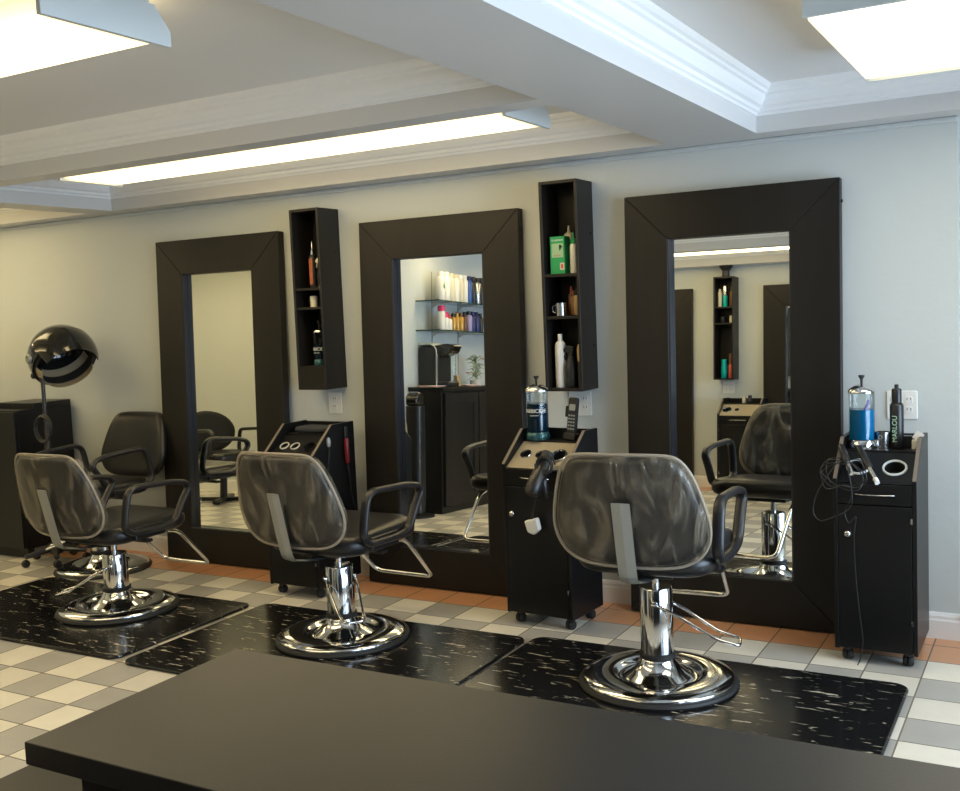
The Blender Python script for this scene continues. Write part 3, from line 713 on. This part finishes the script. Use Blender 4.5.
t = thing('clip_box', 'small black box behind the black spray can', 'box', (1.372, -.16, .811)); obj('box_body', box(NB(), -.018, .018, -.02, .02, 0, .045), 'blackpl', t, bevel=.002)
t = thing('paper_packet', 'small open paper packet at the right end of the rightmost trolley', 'packet', (1.408, -.215, .811))
obj('packet_body', box(NB(), -.013, .013, -.012, .012, 0, .036), 'cream', t, bevel=.001)
bm = NB(); box(bm, -.016, .016, -.002, .002, 0, .034, Matrix.Translation((.0, .0, .036)) @ Matrix.Rotation(R(35), 4, 'Y')); obj('flap', bm, 'paper', t)

# curling irons with tangled cords on the right trolley
def curl_iron(label, a, b, tipm='chrome'):
    a, b = Vector(a), Vector(b); d = (b - a).normalized(); L = (b - a).length
    t = thing('curling_iron', label, 'curling iron', a, 0, 'curling irons on the rightmost trolley')
    q = d.to_track_quat('Z', 'Y').to_matrix().to_4x4()
    obj('handle', lathe(NB(), [(0, 0), (.008, 0), (.013, .01), (.014, L * .55), (.010, L * .6), (0, L * .6)], 16, mtx=q), 'blackpl', t, smooth='auto')
    obj('barrel', lathe(NB(), [(.0085, L * .58), (.0085, L * .9), (0, L * .9)], 16, mtx=q), 'chromed', t, smooth='auto')
    obj('tip', lathe(NB(), [(.0095, L * .89), (.0095, L), (0, L)], 12, mtx=q), tipm, t, smooth='auto')
    return t
iron_a = curl_iron('black curling iron lying left on the tool panel of the rightmost trolley', (1.150, -.34, .835), (1.215, -.475, .745))
iron_b = curl_iron('black curling iron with white tip pointing at the tool hole', (1.215, -.33, .83), (1.305, -.475, .715), 'white')
def cable(name, label, pts, r, m='blackpl', **kw):
    P = [Vector(p) for p in pts]; o = []; n = len(P)
    for i in range(n - 1):
        p0, p1, p2, p3 = P[max(i - 1, 0)], P[i], P[i + 1], P[min(i + 2, n - 1)]
        for s in range(8):
            u = s / 8; o.append(.5 * ((2 * p1) + (-p0 + p2) * u + (2 * p0 - 5 * p1 + 4 * p2 - p3) * u * u + (-p0 + 3 * p1 - 3 * p2 + p3) * u ** 3))
    o.append(P[-1])
    par = kw['par']; c = obj('cord', tube(NB(), [p - par.location for p in o], r, 8), m, par, smooth=True); c['label'] = label
    return c
rr = random.Random(11)
pts = []
for i in range(30):
    a = i * .78; ex = .070 + .018 * sin(i * 1.7)
    pts.append((1.185 + ex * cos(a) * 1.0, -.478 - .012 * (i % 3), .745 + ex * .85 * sin(a) + .006 * sin(i * 2.3)))
cable('power_cord', 'tangled black power cord looped over the rightmost trolley front', pts, .0019, par=iron_a)
cable('power_cord', 'black cord drooping in a wide loop left of the rightmost trolley', [(1.17, -.48, .80), (1.13, -.50, .74), (1.09, -.50, .67), (1.075, -.50, .60), (1.10, -.50, .565), (1.15, -.49, .58), (1.20, -.482, .61), (1.215, -.478, .66), (1.20, -.478, .76)], .0022, par=iron_a)
cable('power_cord', 'long thin black cord hanging down the rightmost trolley door to the floor', [(1.205, -.475, .77), (1.21, -.470, .66), (1.185, -.468, .60), (1.20, -.468, .555), (1.225, -.468, .58), (1.218, -.468, .50), (1.222, -.466, .35), (1.235, -.466, .20), (1.245, -.466, .10), (1.235, -.466, .03), (1.225, -.47, .004)], .0022, par=iron_b)

# middle trolley items
t = thing('cordless_phone', 'black cordless phone standing upright on the trolley under the wall shelf', 'phone', on(T2, .083, .17, .871), R(-4)); t.rotation_euler = (R(-6), R(4), R(-4))
t.location = on(T2, .084, .195, .850)
obj('cradle', box(NB(), -.03, .03, -.024, .024, -.026, .004), 'blackpl', t, bevel=.006)
obj('handset', prism(NB(), rrect(.044, .165, .010, 4, 0, .0825), 1, -.012, .012), 'blackpl', t, bevel=.004)
obj('screen', prism(NB(), rrect(.03, .028, .003, 2, 0, .120), 1, -.0135, -.0121), 'steel', t)
for i in range(5):
    for j in range(3): obj('key', box(NB(), -.016 + j * .012, -.008 + j * .012, -.0140, -.0121, .020 + i * .015, .027 + i * .015), 'steel', t)
obj('antenna', box(NB(), -.036, -.022, -.01, .01, .075, .125), 'blackpl', t, bevel=.003)
t = thing('hair_dryer', 'black hair dryer holstered in the champagne tool panel', 'hair dryer', on(T2, .085, -.022, .705), R(-5))
q = Matrix.Rotation(R(62), 4, 'X') @ Matrix.Rotation(R(-14), 4, 'Y')
obj('barrel', lathe(NB(), [(0, -.07), (.026, -.07), (.030, -.05), (.036, 0), (.041, .06), (.040, .11), (.030, .128), (0, .130)], 32, (-.018, -.036, .010), Matrix.Rotation(R(140), 4, 'X') @ Matrix.Rotation(R(-4), 4, 'Y') @ Matrix.Scale(.88, 4)), 'blackpl', t, smooth='auto')
obj('nozzle', lathe(NB(), [(.03, -.11), (.033, -.06), (.029, -.06), (.026, -.11)], 28, (-.018, -.036, .010), Matrix.Rotation(R(140), 4, 'X') @ Matrix.Rotation(R(-4), 4, 'Y') @ Matrix.Scale(.88, 4), cap=False), 'rubber', t, smooth='auto')
obj('grip', tube(NB(), [(-.035, -.03, .02), (.0, -.045, -.03), (.012, -.05, -.10)], [.021, .018, .015], 16), 'blackpl', t, smooth=True)
bm = NB()
for i in range(4): tube(bm, [(.012 + .040 * cos(a * pi / 8 + i), -.030 - .010 * i, .045 + .038 * sin(a * pi / 8 + i)) for a in range(13)], .0045, 8)
obj('wrapped_cord', bm, 'rubber', t, smooth=True)
t = thing('power_plug', 'white plug hanging below the hair dryer on its cord', 'plug', on(T2, .01, -.05, .440))
bm = NB(); prism(bm, [(-.033, .055), (.028, .072), (.040, .020), (.012, -.004), (-.018, .006)], 1, -.016, .016); obj('plug_body', bm, 'white', t, bevel=.007, bseg=3)
obj('cord', tube(NB(), [(0, 0, .06), (.005, 0, .09), (.02, -.01, .13), (.045, -.02, .20)], [.009, .005, .003, .003], 8), 'blackpl', t, smooth=True)

# left trolley items
t = thing('hair_clipper', 'dark red curling tool hanging on the side of the trolley under the left wall shelf', 'curling iron', on(T1, .178, .26, .66))
obj('handle', lathe(NB(), [(0, 0), (.009, 0), (.013, .01), (.013, .12), (.009, .13), (0, .13)], 16), 'red', t, smooth='auto')
obj('blade', box(NB(), -.003, .003, -.011, .011, .13, .19), 'chromed', t, bevel=.002)
obj('cord', tube(NB(), [(0, 0, 0), (.002, .01, -.06), (.0, .02, -.16), (0, .05, -.26), (0, .07, -.29)], .0028, 8), 'blackpl', t, smooth=True)
t = thing('clip_holder', 'grey metal hook with cord on the side of the trolley behind the middle chair', 'hook', on(T1, .171, .12, .76))
obj('hook', lathe(NB(), [(0, 0), (.010, .005), (.013, .03), (.008, .05), (0, .052)], 14), 'steel', t, smooth='auto')
obj('cord', tube(NB(), [(.004, 0, 0), (.004, -.01, -.06), (.004, -.035, -.15)], .0025, 8), 'blackpl', t, smooth=True)
t = thing('towel', 'dark folded towel on top of the trolley under the left wall shelf', 'towel', on(T1, -.0, .243, .8215))
bm = NB(); cushion(bm, rrect(.22, .13, .04, 4), .016, lambda u, v, d: Vector((u, v, .0165 + d))); obj('folded_cloth', bm, mat('dark grey terry', (.03, .035, .045), .9, bump=.3, bscale=300), t, smooth=True)

# ---------------------------------------------------------------- hood dryer
t = thing('hood_dryer', 'black glossy hood hair dryer on a rolling pole stand at the far left', 'hood dryer', (-3.43, -.42, 0))
obj('pole', lathe(NB(), [(.017, .07), (.017, .75), (.012, .76), (.012, 1.12), (0, 1.12)], 16), 'blackpl', t, smooth='auto')
bm = NB()
for i in range(5): tube(bm, [(.03 * cos(i * 2 * pi / 5 + pi / 5), .03 * sin(i * 2 * pi / 5 + pi / 5), .09), (.18 * cos(i * 2 * pi / 5 + pi / 5), .18 * sin(i * 2 * pi / 5 + pi / 5), .065)], [.022, .014], 8)
lathe(bm, [(0, .06), (.045, .06), (.04, .12), (0, .13)], 20); obj('star_base', bm, 'blackpl', t, smooth='auto')
for i in range(5):
    a = i * 2 * pi / 5 + pi / 5
    obj('caster', lathe(NB(), [(0, -.012), (.022, -.012), (.025, 0), (.022, .012), (0, .012)], 16, (.18 * cos(a), .18 * sin(a), .026), Matrix.Rotation(pi / 2, 4, 'Y')), 'rubber', t, smooth='auto')
hc = Vector((.02, .14, 1.238))
ax = Vector((.776, -.19, -.72)).normalized()      # opening direction
q = ax.to_track_quat('Z', 'Y').to_matrix().to_4x4()
def shell(bm, r, t0, t1, a0, a1, th, n=22, m=36, full=False, c=hc, sc=(1, 1, 1.05)):
    S = Matrix.Diagonal((*sc, 1))
    g = []
    for rad in (r, r - th):
        g.append([[bm.verts.new(Matrix.Translation(c) @ q @ S @ Vector((rad * sin(t_) * cos(p_), rad * sin(t_) * sin(p_), rad * cos(t_)))) for p_ in [a0 + (a1 - a0) * j / m for j in range(m + (0 if full else 1))]] for t_ in [t0 + (t1 - t0) * i / n for i in range(n + 1)]])
    O, I = g; W = len(O[0]); js = range(W if full else W - 1)
    for i in range(n):
        for j in js:
            k = (j + 1) % W
            bm.faces.new((O[i][j], O[i][k], O[i + 1][k], O[i + 1][j])); bm.faces.new((I[i][j], I[i + 1][j], I[i + 1][k], I[i][k]))
    for j in js:
        k = (j + 1) % W
        bm.faces.new((O[0][j], O[0][k], I[0][k], I[0][j])); bm.faces.new((O[n][j], O[n][k], I[n][k], I[n][j]))
    if not full:
        for i in range(n):
            for e in (0, W - 1): bm.faces.new((O[i][e], O[i + 1][e], I[i + 1][e], I[i][e]))
    return bm
obj('hood', shell(NB(), .200, R(80), R(179), 0, 2 * pi, .008, full=True), 'gloss', t, smooth='auto')
# the local frame's axes, to put brim above and visor below
upl = q.to_3x3().inverted() @ Vector((0, 0, 1)); au = math.atan2(upl.y, upl.x)
obj('brim', shell(NB(), .206, R(58), R(105), au - 1.15, au + 1.15, .006, 8, 24), 'gloss', t, smooth='auto')
obj('visor', shell(NB(), .183, R(60), R(112), au + pi - 1.45, au + pi + 1.45, .004, 8, 24), 'visor', t, smooth='auto')
obj('inner_ring', shell(NB(), .186, R(76), R(95), 0, 2 * pi, .012, 4, 36, full=True), 'rubber', t, smooth='auto')
sd = q.to_3x3() @ Vector((cos(au - 1.57), sin(au - 1.57), -.05)); sd2 = q.to_3x3() @ Vector((cos(au + 1.57), sin(au + 1.57), -.05))
for s_ in (sd, sd2):
    kq = s_.to_track_quat('Z', 'Y').to_matrix().to_4x4()
    kn = obj('pivot_knob', lathe(NB(), [(.030, -.012), (.030, .008), (.022, .013), (.016, .008), (0, .008)], 24, hc + s_ * .202, kq), 'steel', t, smooth='auto')
obj('support_arm', tube(NB(), fillet([(0, 0, 1.10), (-.06, .02, 1.16), (-.12, .10, 1.20)], .03), .013, 12), 'blackpl', t, smooth=True)
obj('tilt_knob', lathe(NB(), [(0, 0), (.018, 0), (.020, .02), (0, .024)], 16, (-.06, 0, 1.14), Matrix.Rotation(-pi / 2, 4, 'Y')), 'rubber', t, smooth='auto')
bm = NB(); pts = []
for i in range(5 * 16):
    a = i * 2 * pi / 16; r_ = .068 + .008 * sin(i * .37); pts.append((.02 + r_ * cos(a), -.025 - .004 * (i // 16), .82 + 1.15 * r_ * sin(a)))
tube(bm, pts, .0042, 6); obj('cord_coil', bm, 'rubber', t, smooth=True)

# ---------------------------------------------------------------- reception desk
t = thing('reception_desk', 'dark laminate reception desk with raised counter top in the foreground', 'desk', (0, 0, 0))
obj('counter_top', box(NB(), .767, 2.85, -3.716, -3.325, .870, .900), 'counter', t, bevel=.0015)
obj('work_surface', box(NB(), .522, 2.85, -4.25, -3.53, .722, .750), 'black', t, bevel=.0015)
bm = NB(); box(bm, .80, 2.85, -3.66, -3.60, .7505, .8695); obj('riser', bm, 'black', t)
bm = NB(); box(bm, .56, 2.82, -3.60, -3.575, 0, .7215); obj('front_panel', bm, 'black', t)
for x in (.56, 2.79): obj('side_panel', box(NB(), x, x + .03, -4.2, -3.601, 0, .7215), 'black', t)

# ---------------------------------------------------------------- far side cabinet, shelves, coffee (seen in the middle mirror)
t = thing('base_cabinet', 'long black base cabinet with panelled doors, seen in the middle mirror', 'cabinet', (-2.655, -4.10, 0))
obj('body', box(NB(), .0, .305, 0, 1.64, .0, .97), 'wood', t, bevel=.002)
obj('countertop', box(NB(), .0, .335, -.01, 1.65, .971, 1.0), 'wood', t, bevel=.002)
for i in range(3):
    y0 = .02 + i * .54; dd = obj('door', box(NB(), .3055, .325, y0, y0 + .52, .06, .95), 'wood', t, bevel=.002)
    bm = NB()
    for a in ((y0, y0 + .07, .06, .95), (y0 + .45, y0 + .52, .06, .95), (y0 + .07, y0 + .45, .06, .14), (y0 + .07, y0 + .45, .87, .95)): box(bm, .3255, .332, *a)
    obj('door_rail', bm, 'wood', dd, bevel=.001, bseg=1)
t = thing('tower_fan', 'dark grey tower fan standing at the end of the cabinet, seen in the middle mirror', 'fan', (-2.47, -2.27, 0))
obj('foot', lathe(NB(), [(0, 0), (.145, 0), (.145, .012), (.05, .03), (0, .03)], 36), 'blackpl', t, smooth='auto')
obj('body', prism(NB(), rrect(.14, .13, .05, 5), 2, .03, .86), 'blackpl', t, bevel=.004)
bm = NB(); prism(bm, [(-.065, .861), (.065, .861), (.065, .93), (.02, .975), (-.05, .95)], 0, -.055, .055); obj('control_head', bm, 'gloss', t, bevel=.02, bseg=3)
bm = NB()
for i in range(34): box(bm, .071, .0735, -.035, .035, .14 + i * .020, .146 + i * .020)
for i in range(34): box(bm, -.035, .035, .066, .0685, .14 + i * .020, .146 + i * .020)
obj('grille', bm, 'blackpl', t)

SG = []
for z, l in ((1.698, 'upper glass shelf of bottles on the far wall, seen in the middle mirror'), (1.460, 'lower glass shelf of bottles on the far wall, seen in the middle mirror')):
    t = thing('glass_shelf', l, 'shelf', (-2.66, -4.0, z), 0, 'glass wall shelves'); SG.append(t)
    p = obj('glass_pane', box(NB(), .002, .215, 0, 1.42, -.008, 0), 'shelfglass', t)
    obj('front_edge', box(NB(), .2152, .218, 0, 1.42, -.009, .001), 'shelfedge', p)
    obj('end_edge', box(NB(), .002, .215, 1.4202, 1.4232, -.009, .001), 'shelfedge', p)
    for y in (.25, .75, 1.17):
        bm = NB(); prism(bm, [(.003, -.10), (.010, -.05), (.05, -.022), (.20, -.014), (.20, -.009), (.003, -.009)], 0, 0, .004)
        for v in bm.verts: v.co = Vector((v.co.y, y + v.co.x, v.co.z))
        obj('shelf_bracket', bm, 'white', t)
for y, lb in ((-3.748, 'right'), (-3.248, 'middle'), (-2.828, 'left')): tag(obj('shelf_rail', box(NB(), -2.6598, -2.6585, y, y + .012, 1.05, 1.95), 'steel'), '%s one of the thin grey metal rails behind the reflected glass shelves' % lb, 'shelf rail')
up = [('white', 'white', .04, .235, 'plant print'), ('white', 'white', .04, .24, ''), ('cream', 'cream', .036, .235, ''), ('white', 'cream', .036, .235, ''), ('cream', 'white', .036, .235, ''), ('white', 'white', .032, .235, ''), ('blue', 'navy', .034, .235, ''), ('blackpl', 'blackpl', .034, .235, ''), ('chromed', 'blackpl', .034, .23, ''), ('blackpl', 'blackpl', .034, .235, ''), ('navy', 'blackpl', .034, .235, '')]
wd = {'white': 'white', 'cream': 'cream', 'blue': 'blue', 'navy': 'navy', 'blackpl': 'black', 'chromed': 'silver', 'pink': 'pink', 'gold': 'gold', 'brown': 'brown', 'lav': 'lavender'}
orn = ['first', 'second', 'third', 'fourth', 'fifth', 'sixth', 'seventh', 'eighth', 'ninth', 'tenth', 'eleventh', 'twelfth']
y = -2.70
for i, (b_, c_, r_, h_, nt_) in enumerate(up):
    y -= r_
    t = bottle('shampoo_bottle', '%s bottle with %s cap, %s from the left on the reflected upper glass shelf' % (wd[b_], wd[c_], orn[i]), 'bottle', (-2.52, y, 1.6985), r_ * .92, h_, b_, c_, .035, .75, group='bottles on the upper glass shelf', sh=.08)
    if i == 0:
        obj('leaf_print', prism(NB(), [(-.008, .10), (.0, .165), (.010, .12), (.022, .15), (.012, .10)], 0, .0370, .0378), 'green', t)
    y -= r_ + .003
lo = [('white', 'pink', .036, .20), ('white', 'pink', .028, .15), ('white', 'redp', .026, .13), ('gold', 'blackpl', .030, .145), ('gold', 'gold', .028, .155), ('gold', 'brown', .030, .155), ('brown', 'blackpl', .030, .165), ('lav', 'blackpl', .034, .175), ('navy', 'navy', .030, .175), ('navy', 'navy', .032, .175), ('blackpl', 'blackpl', .03, .165)]
wd['redp'] = 'red'
y = -2.71
for i, (b_, c_, r_, h_) in enumerate(lo):
    y -= r_
    bottle('product_bottle', '%s bottle with %s cap, %s from the left on the reflected lower glass shelf' % (wd[b_], wd[c_], orn[i]), 'bottle', (-2.52, y, 1.4605), r_ * .92, h_, b_, c_, .045 if c_ == 'pink' else .03, .9 if c_ == 'pink' else .6, group='bottles on the lower glass shelf')
    y -= r_ + .004
t = thing('coffee_machine', 'black and silver pod coffee machine on the reflected cabinet', 'coffee machine', (-2.512, -2.66, 1.0015), pi / 2)
obj('housing', prism(NB(), [(.14, 0), (-.14, 0), (-.14, .30), (-.11, .325), (.06, .335), (.10, .32), (.10, .26), (.02, .26), (.02, .04), (.14, .04)], 0, -.12, .06), 'blackpl', t, bevel=.012, bseg=3)
for ch in list(t.children):
    for v in ch.data.vertices: v.co = Vector((v.co.x, -v.co.y * 1.0, v.co.z))
bm = NB(); tube(bm, fillet([(-.03, -.034, .0), (-.03, -.034, .31), (-.03, .02, .345), (-.03, .13, .338)], .06, 6), .014, 8, ry=.100, up=(0, 1, 0)); obj('silver_band', bm, 'enamel', t, smooth='auto'); obj('front_panel', box(NB(), -.126, .066, -.056, -.0485, .041, .26), 'blackpl', t, bevel=.002)
bm = NB(); prism(bm, [(-.02, .22), (-.16, .27), (-.19, .33), (-.12, .345), (-.02, .335)], 0, -.09, .05); obj('brew_head', bm, 'gloss', t, bevel=.012, bseg=3)
obj('water_tank', prism(NB(), rrect(.05, .20, .02, 4, -.155, .02), 2, .0, .29), 'glass', t)
for i, (y, lab) in enumerate(((-2.62, 'left'), (-3.30, 'right'))):
    t = thing('magazine_stack', 'papers with red print lying on the reflected cabinet, %s of the coffee machine' % ('left' if i == 0 else 'right'), 'papers', (-2.46, -3.05 if i else -2.50, 1.0015))
    for k in range(3):
        mtx = Matrix.Rotation(.2 * k - .2, 4, 'Z'); obj('sheet', box(NB(), -.07, .07, -.09, .09, k * .004, k * .004 + .0035, mtx), ('paper', 'redp', 'paper')[k], t)
t = thing('snack_box', 'small tan box beside the coffee machine on the reflected cabinet', 'box', (-2.47, -2.90, 1.0015)); obj('carton', prism(NB(), [(-.025, 0), (.025, 0), (.015, .09), (-.015, .09)], 1, -.025, .025), 'tan', t, bevel=.002)
t = thing('potted_plant', 'small spindly plant with red blossom on the reflected cabinet', 'plant', (-2.50, -3.27, 1.0015))
obj('pot', lathe(NB(), [(0, 0), (.045, 0), (.055, .05), (.05, .05), (0, .045)], 24), 'paper', t, smooth='auto')
bm = NB(); bl = NB(); rl = random.Random(5)
for i in range(60):
    a = rl.uniform(0, 2 * pi); z = .05 + .19 * rl.random(); rad = rl.uniform(.03, .11)
    tip = Vector((rad * cos(a), rad * sin(a), z + rl.uniform(-.02, .03)))
    tube(bm, [(0, 0, z - .01), tip * .5 + Vector((0, 0, z * .5 + .02)), tip], [.0018, .0035, .001], 5)
    if i % 15 == 3:
        for k in range(6): tube(bl, [tip, tip + Vector((.014 * cos(k), .014 * sin(k), .006))], [.003, .004], 5)
tube(bm, [(0, 0, .04), (.004, 0, .25)], .003, 6)
obj('foliage', bm, 'leaf', t); obj('blossom', bl, 'blush', t)

# ---------------------------------------------------------------- light, sky, camera
w = bpy.data.worlds.new('sky'); bpy.context.scene.world = w; w.use_nodes = True
bg = w.node_tree.nodes['Background']; bg.inputs[0].default_value = (.68, .82, 1., 1); bg.inputs[1].default_value = 1.2
for i, (a, b) in enumerate(wy):
    l = bpy.data.lights.new('daylight', 'AREA'); l.shape = 'RECTANGLE'; l.size = 1.7; l.size_y = b - a; l.energy = (75, 140)[i]; l.color = (.67, .82, 1.)
    o = bpy.data.objects.new('daylight', l); C.objects.link(o); o.location = (XR + .35, (a + b) / 2, 1.2); o.rotation_euler = (0, R(90), 0)

Rr = dict(F=1038.0079, yaw=.51700, pit=-.0826, rol=-.0424, c=(1.9224, -4.5356, 1.4239))
yaw, pit, rol = Rr['yaw'], Rr['pit'], Rr['rol']
f = Vector((-sin(yaw) * cos(pit), cos(yaw) * cos(pit), sin(pit))); r = Vector((cos(yaw), sin(yaw), 0)); u = r.cross(f)
r2 = cos(rol) * r + sin(rol) * u; u2 = -sin(rol) * r + cos(rol) * u
cam = bpy.data.cameras.new('camera'); co = bpy.data.objects.new('camera', cam); C.objects.link(co)
co.matrix_world = Matrix(((r2.x, u2.x, -f.x, Rr['c'][0]), (r2.y, u2.y, -f.y, Rr['c'][1]), (r2.z, u2.z, -f.z, Rr['c'][2]), (0, 0, 0, 1)))
cam.sensor_fit = 'HORIZONTAL'; cam.sensor_width = 36; cam.lens = 36 * Rr['F'] / 960; cam.clip_start = .02
sc = bpy.context.scene; sc.camera = co
sc.view_settings.view_transform = 'Standard'; sc.view_settings.look = 'None'; sc.view_settings.exposure = -.08; sc.view_settings.gamma = 1
sc.cycles.max_bounces = 10; sc.cycles.diffuse_bounces = 5; sc.cycles.glossy_bounces = 6; sc.cycles.transparent_max_bounces = 16
sc.cycles.use_denoising = True; sc.cycles.caustics_reflective = False; sc.cycles.sample_clamp_indirect = 6
